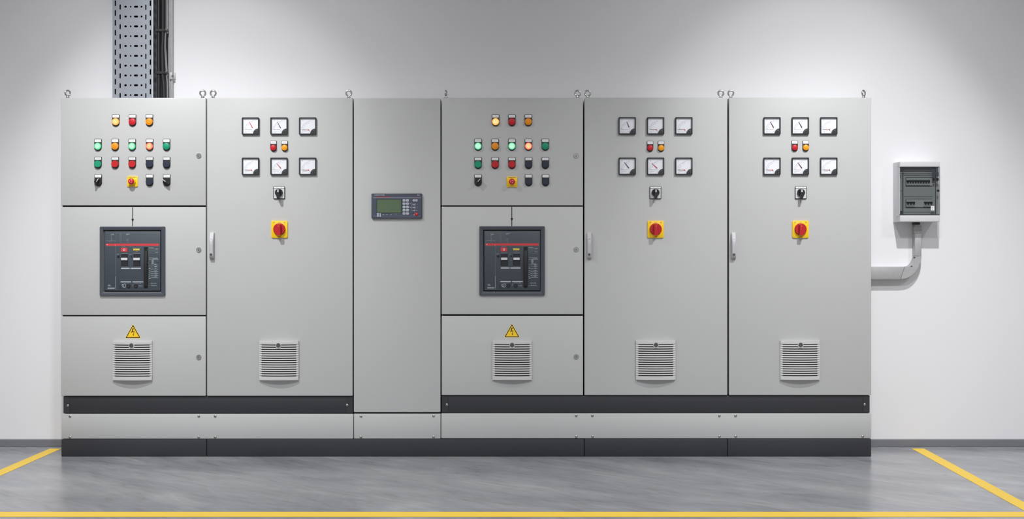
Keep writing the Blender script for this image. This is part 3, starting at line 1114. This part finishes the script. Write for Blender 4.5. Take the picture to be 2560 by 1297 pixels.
# leftmost three-door cabinet
ca = cabinet('leftmost grey three-door cabinet, standing below the perforated cable tray', 152.5, 514.5, 244.5, 989.5, [(244.5, 513.5), (517.5, 787.5), (791, 989.5)], GR)
device_rows(ca, None, [
    (304.3, [(290, L('amber')), (331.8, P('red')), (374, P('amber'))]),
    (365.5, [(245.5, L('green')), (288.4, P('amber')), (331, L('green')), (374.6, L('red')), (416.8, P('green'))]),
    (410, [(245.5, B('green')), (288.5, B('red')), (331.2, B('red')), (374.4, B('navy')), (417.1, B('navy'))]),
    (454, [(246, ('sel', .55, 'black selector switch turned to the right')), (374.5, B('navy')), (417.3, ('sel', -.95, 'black selector switch with white pointer turned to the left'))]),
    (453.6, [(331.8, 'estop')])])
for y in (389, 624, 892):
    lock(ca, 497, y)
flow_arrow(ca, 331.8, 518, 565.5, 547)
breaker(ca, 250.4, 413.9, 566, 739)
warning_sign(ca, 332.6, 808.6, 845.8)
vent(ca, 282.7, 381.3, 852.3, 949.6)
eyebolt(ca, 169.5, .75)
eyebolt(ca, 507, .15)

# first metered cabinet
ND, NR, NM = 'needle_dark', 'needle_red', 'needle_maroon'
NEED = {
    'b': [(.42, .25, .60, .59, NR, 'ink'), (.39, .25, .585, .61, ND, 'ink'), None, None, (.35, .32, .60, .61, NR, 'orangeink'), None],
    'e': [(.48, .27, .61, .58, NM, 'greyink'), None, None, (.33, .26, .60, .62, ND, 'orangeink'), (.28, .32, .59, .62, NR, 'greyink'), None],
    'f': [(.41, .26, .60, .60, NM, 'redink'), (.41, .26, .60, .60, ND, 'greyink'), None, None, (.36, .28, .60, .62, NM, 'redink'), None]}


def metered(root, key, cols, rows, lights, sw, handle, hy=613.4):
    k = 0
    for py in rows:
        for px in cols:
            meter(root, px, py, NEED[key][k], 'bef'.index(key) * 100 + k * 7 + 11, 'VVVAAA'[k])
            k += 1
    pilot(root, lights[0], lights[2], 'red', False, 'small')
    pilot(root, lights[1], lights[2], 'yellowlens', False, 'small')
    rotary(root, sw[0], 481.3)
    main_switch(root, sw[1], 573)
    swing_handle(root, handle, hy)


cb = cabinet('tall single-door cabinet with six meters, left of the narrow cabinet', 517.5, 881.5, 244.5, 989.5, [(244.5, 989.5)], GR)
metered(cb, 'b', (627, 698.2, 769.7), (315.2, 415.7), (683.9, 712, 369.2), (698, 698.9), 530.5)
vent(cb, 649, 747, 852, 949.3)
eyebolt(cb, 533)
eyebolt(cb, 872)

# narrow cabinet with the display
cc = cabinet('narrow grey cabinet with a single control panel and no eye bolts', 884.5, 1101, 245.5, 1030, [(245.5, 1030)], GR)
hmi(cc, 929.3, 1055.4, 484, 546)

# second three-door cabinet
cd = cabinet('grey three-door cabinet with a breaker, right of the narrow cabinet', 1104, 1457.5, 244.5, 987.5, [(244.5, 513.5), (516.5, 785.5), (789.5, 987.5)], GR)
device_rows(cd, None, [
    (304.3, [(1239, L('amber')), (1279.8, P('red')), (1320.8, P('amber'))]),
    (365.3, [(1195.2, L('green')), (1237.8, P('amber')), (1279.7, L('green')), (1321.2, L('red')), (1363.3, P('green'))]),
    (411, [(1195.2, B('green')), (1237.8, B('red')), (1279.7, B('red')), (1321.4, B('navy')), (1363.5, B('navy'))]),
    (454, [(1195.2, ('sel', .75, 'black selector switch with white pointer turned to the right')), (1321.6, B('navy')), (1364, B('navy'))]),
    (454.6, [(1279.9, 'estop')])])
for y in (389, 623, 891):
    lock(cd, 1440.5, y)
flow_arrow(cd, 1279.6, 517, 565, 545)
breaker(cd, 1199.2, 1361.2, 565.3, 738.3)
warning_sign(cd, 1279.8, 807.2, 843.6)
vent(cd, 1231, 1329.6, 851, 948.6)
eyebolt(cd, 1115, 1.42)
eyebolt(cd, 1444)

# the other two metered cabinets
ce = cabinet('tall single-door cabinet with six meters, directly right of the second breaker cabinet', 1461, 1818.5, 244, 987.5, [(244, 987.5)], GR)
metered(ce, 'e', (1567.8, 1638.7, 1709.3), (314.7, 415.5), (1625.2, 1652.5, 369.7), (1638.5, 1639), 1473)
vent(ce, 1590, 1687.6, 851, 948.2)
eyebolt(ce, 1469)
eyebolt(ce, 1802)

cf = cabinet('tall single-door cabinet with six meters at the end nearest the wall breaker box', 1822.5, 2178, 244, 987.5, [(244, 987.5)], GR)
metered(cf, 'f', (1929.3, 2000, 2071.1), (314.7, 415.5), (1986.5, 2014, 368.8), (2001.5, 2000.8), 1833.5)
vent(cf, 1950.4, 2048, 851, 948.2)
eyebolt(cf, 1827)
eyebolt(cf, 2159, .8)


# ------------------------------------------------------------------ plinths
def screw(root, px, py, y=0.0):
    r = 3.3 * U

    def f(b):
        b.lathe(0, 0, [(r, 0), (r, -.0015), (r * .8, -.0032), (r * .45, -.0040), (r * .42, -.0028), (0, -.0028)], M['screw'], 20)
    o = link('screw', cached(('screw',), f), root, at(root, px, py, y))
    return o


def plinth(name, label, px0, px1, py0, py1, m, y0, screws, group, cat='plinth', ends=()):
    x0, x1 = X(px0), X(px1)
    z0, z1 = max(.0004, Z(py1)), Z(py0)
    root = thing(name, label, cat, ((x0 + x1) / 2, BACK / 2, z0), group)
    b = MB()
    b.box(x0, x1, y0, BACK, z0, z1, m, .003)
    part('casing', b, root)
    for e0, e1 in ends:
        b = MB()
        b.box(X(e0), X(e1), y0 - .0022, y0 + .0005, z0 + .002, z1 - .002, m, .0008, 1)
        part('end_plate', b, root)
    for px, py in screws:
        e = .0022 if any(a <= px <= c for a, c in ends) else 0
        screw(root, px, py, y0 - e)
    return root


GD, GP, GB = 'dark upper plinths under the cabinets', 'grey plinth covers under the cabinets', 'dark bottom plinths on the floor'
plinth('upper_plinth', 'dark upper plinth directly under the two cabinets left of the narrow one', 157, 882.5, 990.6, 1033.2, M['dark'], .010, [(169.3, 1013.7), (867.6, 1012.2)], GD, ends=((157.5, 173), (865, 882)))
plinth('upper_plinth', 'dark upper plinth directly under the three cabinets right of the narrow one', 1103.3, 2175.5, 988.8, 1032.2, M['dark'], .010, [(1117.3, 1011.6), (2161.8, 1010.9)], GD, ends=((1103.8, 1120), (2158.6, 2175)))
plinth('plinth_cover', 'light grey plinth cover below the two cabinets left of the narrow one', 153.5, 883.3, 1034.6, 1096.5, M['paint'], 0.0, [(175, 1040.3), (497, 1040), (538, 1040), (175, 1093.3), (497, 1092.8), (538, 1092.8)], GP, 'plinth')
plinth('plinth_cover', 'short light grey plinth cover directly below the narrow cabinet', 884.9, 1101.3, 1034.2, 1096.3, M['paint'], 0.0, [(902.6, 1040), (1084, 1039), (902.4, 1092), (1084, 1091.7)], GP, 'plinth')
plinth('plinth_cover', 'long light grey plinth cover below the three cabinets right of the narrow one', 1102.9, 2178, 1033.4, 1095.6, M['paint'], 0.0, [(1440.5, 1038.6), (1481, 1038.6), (1798.4, 1038.8), (1838.8, 1038.8), (1440.5, 1091), (1481.4, 1091), (1798.6, 1090.6), (1839.4, 1090.6), (2156.8, 1090.6)], GP, 'plinth')
plinth('base_plinth', 'dark bottom plinth under the leftmost cabinet', 153.5, 516.4, 1098, 1141, M['dark'], -.002, [], GB)
plinth('base_plinth', 'longest dark bottom plinth, spanning below the narrow cabinet', 517.4, 1460.3, 1097.7, 1141, M['dark'], -.002, [], GB)
plinth('base_plinth', 'dark bottom plinth between the longest plinth and the end plinth', 1461.3, 1818, 1097, 1141, M['dark'], -.002, [], GB)
plinth('base_plinth', 'dark bottom plinth at the cabinet row end nearest the wall breaker box', 1819, 2177.8, 1096.8, 1141, M['dark'], -.002, [], GB)

# ------------------------------------------------------------------ cable tray, cables and their support
ZT = Z(243.6, 0) + .0012
TRAY_Y = .30
TOP = CEIL - .002


def sheet_with_slots():
    yf = TRAY_Y
    S = FPX / (DIST + yf)
    x0, x1 = X(282, yf), X(382, yf)
    cu = bpy.data.curves.new('t', 'CURVE')
    cu.dimensions = '2D'
    cu.fill_mode = 'BOTH'
    cu.extrude = .0009

    def loop(pts):
        sp = cu.splines.new('POLY')
        sp.points.add(len(pts) - 1)
        for p, (x, z) in zip(sp.points, pts):
            p.co = (x, z, 0, 1)
        sp.use_cyclic_u = True
    loop([(x0, ZT), (x1, ZT), (x1, TOP), (x0, TOP)])

    def slot(px, py, w, h):
        cx, cz = X(px, yf), Z(py, yf)
        if cz - h / 2 / S < ZT + .003 or cz + h / 2 / S > TOP - .01:
            return
        a, c = w / 2 / S, h / 2 / S
        loop(rrect(cx - a, cx + a, cz - c, cz + c, min(a, c) * .98, 4))
    for k in range(-28, 12):
        d = 24.55 * k
        for px, py, w, h in ((288.4, 8, 3.2, 14.4), (300.5, 17.6, 3.2, 12.6), (314, 16.8, 6.2, 5), (326.8, 16.8, 3.4, 4.6), (340.2, 16.8, 10.4, 5), (353.9, 16.8, 4.5, 5.1), (364.7, 18.4, 2.9, 13.2), (376.1, 8, 3.4, 14.4)):
            slot(px, py + d, w, h)
    o = bpy.data.objects.new('t', cu)
    C.objects.link(o)
    bpy.context.view_layer.update()
    ev = o.evaluated_get(bpy.context.evaluated_depsgraph_get())
    me = ev.to_mesh()
    bb = bmesh.new()
    bb.from_mesh(me)
    ev.to_mesh_clear()
    for v in bb.verts:
        v.co = Vector((v.co.x, yf + v.co.z, v.co.y))
    bpy.data.objects.remove(o)
    return bb, x0, x1, yf


tray = thing('cable_tray', 'wide perforated galvanised cable tray rising from the leftmost cabinet', 'cable tray', (X(332, TRAY_Y), TRAY_Y, ZT))
bb, tx0, tx1, tyf = sheet_with_slots()
b = MB()
b.add(bb, M['galv'])
part('perforated_sheet', b, tray, (X(332, TRAY_Y), TRAY_Y, ZT))
b = MB()
b.box(tx0 - .0018, tx0, tyf - .001, WALL - .002, ZT, TOP, M['galv'])
part('side_flange', b, tray)
b = MB()
b.box(tx1, tx1 + .0018, tyf - .001, WALL - .002, ZT, TOP, M['galv'])
for k in range(28):
    for yy in (tyf + .022, tyf + .060):
        z = ZT + .02 + k * .05
        if z < TOP - .04:
            b.box(tx1 + .0017, tx1 + .0021, yy - .004, yy + .004, z, z + .026, M['pit'])
part('side_flange', b, tray)
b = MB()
b.box(tx0 + .001, tx1 - .001, WALL - .006, WALL - .003, ZT, TOP, M['rubber'])  # added strip: its dark colour stands in for the shade inside the tray
part('added_shade_strip', b, tray, label='added dark strip standing in for shade behind the slots')
b = MB()
b.box(tx1 - .0035, tx1 + .0030, tyf - .0035, tyf - .0010, ZT, TOP, M['galvlip'], .0009)
part('rolled_edge', b, tray, label='bright rolled edge')

yb = WALL
ch = thing('support_channel', 'galvanised wall channel holding the black cables', 'cable channel', (X(410, .37), .37, ZT))
cx0, cx1 = X(392.5, .385), X(432.5, .37)
b = MB()
b.box(cx0, cx1, yb - .006, yb - .001, ZT, TOP, M['galv'])
part('back_plate', b, ch)
b = MB()
xr = X(419, .35)
b.box(xr, cx1, yb - .030, yb - .0061, ZT, TOP, M['zinc'], .002)
b.box(xr + .006, xr + .012, yb - .038, yb - .0301, ZT, TOP, M['zinc'], .0015)
b.box(cx1 - .008, cx1 - .003, yb - .036, yb - .0301, ZT, TOP, M['zinc'], .0015)
part('outer_rail', b, ch)


def cable(name, label, pts, r, m, yc):
    P = [(X(px, yc), yc, Z(py, yc)) for px, py in pts]
    # smooth the path
    Q = []
    for i in range(len(P) - 1):
        p0, p1, p2, p3 = (Vector(P[max(0, min(len(P) - 1, i + k))]) for k in (-1, 0, 1, 2))
        for t in [j / 8 for j in range(8)]:
            Q.append(.5 * ((2 * p1) + (p2 - p0) * t + (2 * p0 - 5 * p1 + 4 * p2 - p3) * t * t + (3 * p1 - p0 - 3 * p2 + p3) * t ** 3))
    Q.append(Vector(P[-1]))
    Q = [Vector((q.x, q.y, min(TOP, max(ZT, q.z)))) for q in Q]
    b = MB()
    b.tube(Q, r, m)
    o = link(name, b.mesh(name))
    tag(o, label, 'cable', 'cables in the wall channel')


ybot = 602 - (ZT - EYE) * FPX / (DIST + .335)
ytop = 602 - (TOP - EYE) * FPX / (DIST + .335)
cable('power_cable', 'thick black cable running straight down, nearest the perforated tray', [(396.5, ytop), (396.5, -150), (396.5, 60), (397, 180), (396.5, ybot)], .0112, M['cable'], .335)
cable('power_cable', 'thick black cable swerving outward below its lower tie', [(407.8, ytop), (407.8, -150), (407.8, 70), (405.8, 120), (406.8, 180), (409.8, 215), (411, ybot)], .0112, M['cable'], .331)
cable('power_cable', 'thin grey cable bowing outward beside the black cables', [(415.6, ytop), (415.6, -100), (415.8, 60), (413.8, 84), (412.8, 120), (415.2, 165), (416.4, 186), (418.6, 215), (418.8, ybot)], .0044, M['greycable'], .326)


def tie(label, py, tilt):
    yc = .3335
    x0, x1, zc = X(389.5, yc), X(419.5, yc), Z(py, yc)
    root = thing('cable_tie', label, 'cable tie', ((x0 + x1) / 2, yc, zc), 'cable ties around the cables')
    b = MB()
    t, hh = .0025, .0072
    ya, yb2 = yc - .0180, yc + .0150
    for bx in ((x0, x1, ya, ya + t), (x0, x1, yb2 - t, yb2), (x0, x0 + t, ya + t, yb2 - t), (x1 - t, x1, ya + t, yb2 - t)):
        b.box(*bx, zc - hh, zc + hh, M['black'])
    part('strap', b, root)
    b = MB()
    b.box(x1 - .016, x1 + .001, ya - .006, ya - .0001, zc - hh - .003, zc + hh + .001, M['black'], .0012)
    part('tie_head', b, root)
    return root


tie('upper black tie strapped around the cables', 76.5, 0)
tie('lower black tie strapped around the cables', 182, 0)

clip = thing('wall_clamp', 'small zinc clamp with a bolt beside the cable channel', 'clamp', (X(433, .38), .38, Z(190, .38)))
b = MB()
b.box(X(433.2, .38), X(438.2, .38), yb - .008, yb + .001, Z(198.5, .38), Z(181, .38), M['zinc'], .001)
b.box(X(427.5, .38), X(433.4, .38), yb - .046, yb - .040, Z(198.5, .35), Z(181, .35), M['zinc'], .001)
b.box(X(432.8, .38), X(434.2, .38), yb - .046, yb - .008, Z(198.5, .36), Z(181, .36), M['zinc'], .0005, 1)
part('bracket', b, clip)
b = MB()
b.lathe(X(431, .34), Z(190, .34), [(.0062, yb - .046), (.0062, yb - .050), (.005, yb - .052), (0, yb - .052)], M['lockgrey'], 6)
part('bolt', b, clip)

# ------------------------------------------------------------------ wall breaker box
bx0, bx1, bz0, bz1, bd = 2.127, 2.358, 1.306, 1.653, .150
yf = WALL - bd
sb = FPX / (DIST + yf)
boxo = thing('breaker_box', 'small wall-mounted breaker box with a smoked window beside the end cabinet', 'breaker box', ((bx0 + bx1) / 2, WALL, bz0))
wx0, wx1 = X(2249.5, yf), bx1 - .002
wz0, wz1 = Z(536.5, yf), Z(417.5, yf)
b = MB()
b.box(bx0, bx1, WALL - .085, WALL + .001, bz0, bz1, M['box'], .004, 3)
# lid ring: window opening left free
q = .004
b.box(bx0 + .001, bx1 - .001, yf, WALL - .0855, wz1 + .0005, bz1 - .001, M['box'], q, 3)
b.box(bx0 + .001, bx1 - .001, yf, WALL - .0855, bz0 + .001, wz0 - .0005, M['box'], q, 3)
b.box(bx0 + .001, wx0 - .0003, yf, WALL - .0855, wz0 - .006, wz1 + .006, M['box'], .001, 1)
part('enclosure', b, boxo)
b = MB()
yi = yf + .035
b.box(wx0 - .001, bx1 - .0012, yi, yi + .004, wz0 - .008, wz1 + .004, M['inner'])
GX = lambda g: X(2220 + g / 6.828, yi)
GZ = lambda g: Z(390 + g / 6.828, yi)
for g in (330, 692):
    b.box(GX(270), GX(760), yi - .0006, yi, GZ(g + 3), GZ(g - 3), M['lockgrey'])
part('inner_plate', b, boxo)
b = MB()
for z0, z1 in ((365, 510), (733, 877)):
    b.box(GX(298), GX(752), yi - .0012, yi - .0001, GZ(z1), GZ(z0), M['mcb'])
    for a in ((298, 752, z0 - 4, z0 + 4), (298, 752, z1 - 5, z1 + 5), (298, 304, z0, z1)):
        b.box(GX(a[0]), GX(a[1]), yi - .0024, yi - .0012, GZ(a[3]), GZ(a[2]), M['lockgrey'])
part('breaker_opening', b, boxo)


def mcb(x, zt, w, h):
    b = MB()
    b.box(x - w / 2 + .0003, x + w / 2 - .0003, yi - .010, yi - .0013, zt - h, zt, M['mcb'], .0008, 1)
    b.scribble(x - w * .3, x + w * .3, zt - h * .16, 1.2 * U, yi - .0102, M['greyink'], seed=int(x * 1e4))
    b.scribble(x - w * .3, x + w * .3, zt - h * .84, 1.0 * U, yi - .0102, M['greyink'], seed=int(x * 2e4))
    o = part('circuit_breaker', b, boxo)
    b = MB()
    b.box(x - w * .5, x + w * .5, yi - .0112, yi - .0101, zt - h * .52, zt - h * .30, M['black'])
    b.box(x - w * .30, x + w * .30, yi - .017, yi - .0101, zt - h * .66, zt - h * .50, M['black'], .0008, 1)
    part('toggle', b, o, label='black toggle')


def mcbs(g0, g1, n, zt, zb):
    w = (GX(g1) - GX(g0)) / n
    for k in range(n):
        mcb(GX(g0) + w * (k + .5), GZ(zt), w, GZ(zt) - GZ(zb))


mcbs(306, 708, 9, 376, 500)
mcbs(306, 455, 3, 744, 866)
mcbs(606, 752, 3, 744, 866)
# smoked cover: flat outer leaf with a raised middle pane
b = MB()
b.box(wx0, wx1, yf - .002, yf + .0005, wz0, wz1, M['smoke'])
cov = part('smoked_cover', b, boxo, label='smoked transparent cover')
FX = lambda g: X(2220 + g / 6.828, yf)
FZ = lambda g: Z(390 + g / 6.828, yf)
b = MB()
for a in ((194, 887, 187, 196), (194, 887, 992, 1003), (250, 260, 196, 992), (806, 815, 196, 992), (260, 806, 204, 209), (260, 806, 957, 964), (878, 886, 196, 992)):
    b.box(FX(a[0]), min(wx1, FX(a[1])), yf - .0036, yf - .0021, FZ(a[3]), FZ(a[2]), M['pit'], .0004, 1)
b.box(FX(204), FX(238), yf - .0035, yf - .0021, FZ(270), FZ(215), M['recess'], .0004, 1)
b.box(FX(206), FX(244), yf - .0035, yf - .0021, FZ(988), FZ(935), M['recess'], .0004, 1)
b.lathe(FX(222), FZ(595), [(.0024, yf - .002), (.0024, yf - .0034), (0, yf - .0034)], M['pit'], 16)
part('cover_rim', b, cov)
b = MB()
for a, m in (((752, 806, 196, 365), 'dimink'), ((810, 862, 200, 262), 'greyink'), ((825, 868, 268, 345), 'dimink'), ((768, 800, 375, 425), 'recess'), ((822, 866, 372, 422), 'recess')):
    b.rect(FX(a[0]), FX(a[1]), FZ(a[3]), FZ(a[2]), yf + .0012, M[m])
part('inner_stickers', b, cov)
b = MB()
b.box(FX(730), FX(788), yf - .0030, yf - .0021, FZ(928), FZ(852), M['white'])
b.text('G', FX(757), FZ(884), 6.2 * U, yf - .0032, M['ink'], 'CENTER', PI / 2)
b.rect(FX(750), FX(762), FZ(914), FZ(908), yf - .0032, M['ink'])
part('label_sticker', b, cov, label='white sticker with a dark letter')
b = MB()
kx, kz = FX(852), FZ(592)
b.lathe(kx, kz, [(.0070, yf - .002), (.0070, yf - .007), (.006, yf - .0085), (0, yf - .0085)], M['black'], 24)
b.box(kx - .0012, kx + .0012, yf - .0105, yf - .0084, kz - .0055, kz + .0055, M['black'], .0004, 1)
part('cover_knob', b, cov, label='black round cover knob')

# ------------------------------------------------------------------ trunking from the box to the end cabinet
dd = .060
yd = WALL - dd
dx = lambda px: X(px, yd)
dz = lambda py: Z(py, yd)
endx = X(2178) + .0012
duct = thing('cable_trunking', 'grey metal trunking bending from the breaker box into the end cabinet', 'trunking', (dx(2296), WALL, dz(690)))
ztop = bz0 - .0008
outer = [(dx(2303.8), dz(583)), (dx(2303.8), dz(640))]
inner = [(dx(2287.6), dz(583)), (dx(2287.6), dz(640))]
b = MB()
b.prism([outer[0], outer[1], inner[1], inner[0]], yd, WALL + .001, M['zinc'], .0025)
part('straight_run', b, duct)


def bez(p0, p1, p2, p3, n=12):
    out = []
    for k in range(n + 1):
        t = k / n
        a, c, d, e = (1 - t) ** 3, 3 * t * (1 - t) ** 2, 3 * t * t * (1 - t), t ** 3
        out.append((a * p0[0] + c * p1[0] + d * p2[0] + e * p3[0], a * p0[1] + c * p1[1] + d * p2[1] + e * p3[1]))
    return out


o_ = bez((2303.8, 640.6), (2303, 662), (2288, 697.8), (2252, 697.8))
i_ = bez((2287.6, 640.6), (2284, 655), (2280, 666.6), (2262, 666.6))
b = MB()
secs = []
for (ox, oz), (ix, iz) in zip(o_, i_):
    P0, P1 = (dx(ox), dz(oz)), (dx(ix), dz(iz))
    e = .0025
    v = Vector((P1[0] - P0[0], P1[1] - P0[1])).normalized() * e
    secs.append([(P0[0], WALL + .001, P0[1]), (P0[0], yd + e, P0[1]), (P0[0] + v.x, yd, P0[1] + v.y), (P1[0] - v.x, yd, P1[1] - v.y), (P1[0], yd + e, P1[1]), (P1[0], WALL + .001, P1[1])])
b.loft(secs, M['zinc'])
part('bend', b, duct)
b = MB()
b.prism([(endx, dz(697.8)), (dx(2251.4), dz(697.8)), (dx(2261.4), dz(666.6)), (endx, dz(666.6))], yd, WALL + .001, M['zinc'], .0025)
part('straight_run', b, duct)
b = MB()
b.box(dx(2287.0), dx(2304.4), yd - .0015, WALL + .001, dz(582.5), dz(566), M['zinc'], .002)
b.prism([(dx(2287.2), dz(566)), (dx(2304), dz(566)), (dx(2300.5), dz(561)), (dx(2289.5), dz(561))], yd + .001, WALL + .001, M['zinc'], .001)
part('coupling', b, duct)
b = MB()
b.box(dx(2286.5), dx(2299.5), yd - .004, WALL - .005, dz(561.2), ztop, M['black'], .001)
part('gland', b, duct, label='black gland under the box')
for px, py, yy in ((2284.5, 643.5, yd + .018), (2277, 665.2, yd + .02)):
    b = MB()
    x, z = dx(px + 2.5), dz(py)
    b.box(x - .006, x + .004, yd - .0015, yy, z - .0025, z + .002, M['black'], .0008, 1)
    part('fixing_clip', b, duct)

# ------------------------------------------------------------------ light
def spot(name, x, y, z, tilt, yaw, angle, energy, blend, radius):
    l = bpy.data.lights.new(name, 'SPOT')
    l.energy = energy
    l.spot_size = math.radians(angle)
    l.spot_blend = blend
    l.shadow_soft_size = radius
    o = bpy.data.objects.new(name, l)
    C.objects.link(o)
    o.location = (x, y, z)
    o.rotation_euler = (math.radians(tilt), 0, math.radians(yaw))
    return o


# two wall-washing lamps (each a sharp beam, a soft beam, a low beam and stray light) and a row of room downlights
LZ, LY = 3.35, WALL - 2.1
for lx, yaw, k in ((-2.06, -6, 1.08), (1.86, 5, 1.0)):
    spot('wall_washer_beam', lx, LY, LZ, 48, yaw, 53.5, 34 * k, .45, .04)
    spot('wall_washer_soft_beam', lx, LY, LZ, 40, yaw, 100, 45 * k, 1, .04)
    spot('wall_washer_low_beam', lx, LY, LZ, 38, yaw * .4, 62, 112 * k, 1, .04)
    spot('wall_washer_stray_light', lx, LY, LZ, 15, 0, 165, 57 * k, 1, .05)
for lx in (-3.6, -1.2, 1.2, 3.6):
    spot('room_downlight', lx, -3.0, CEIL - .05, 30, 0, 90, 232, 1, .15)

w = bpy.data.worlds.new('room_light')
bpy.context.scene.world = w
w.use_nodes = True
bg = w.node_tree.nodes['Background']
bg.inputs['Color'].default_value = (.98, .99, 1, 1)
bg.inputs['Strength'].default_value = .48

vs = bpy.context.scene.view_settings
vs.view_transform = 'Standard'
vs.look = 'None'
vs.gamma = 1
vs.exposure = 0
vs.use_curve_mapping = False
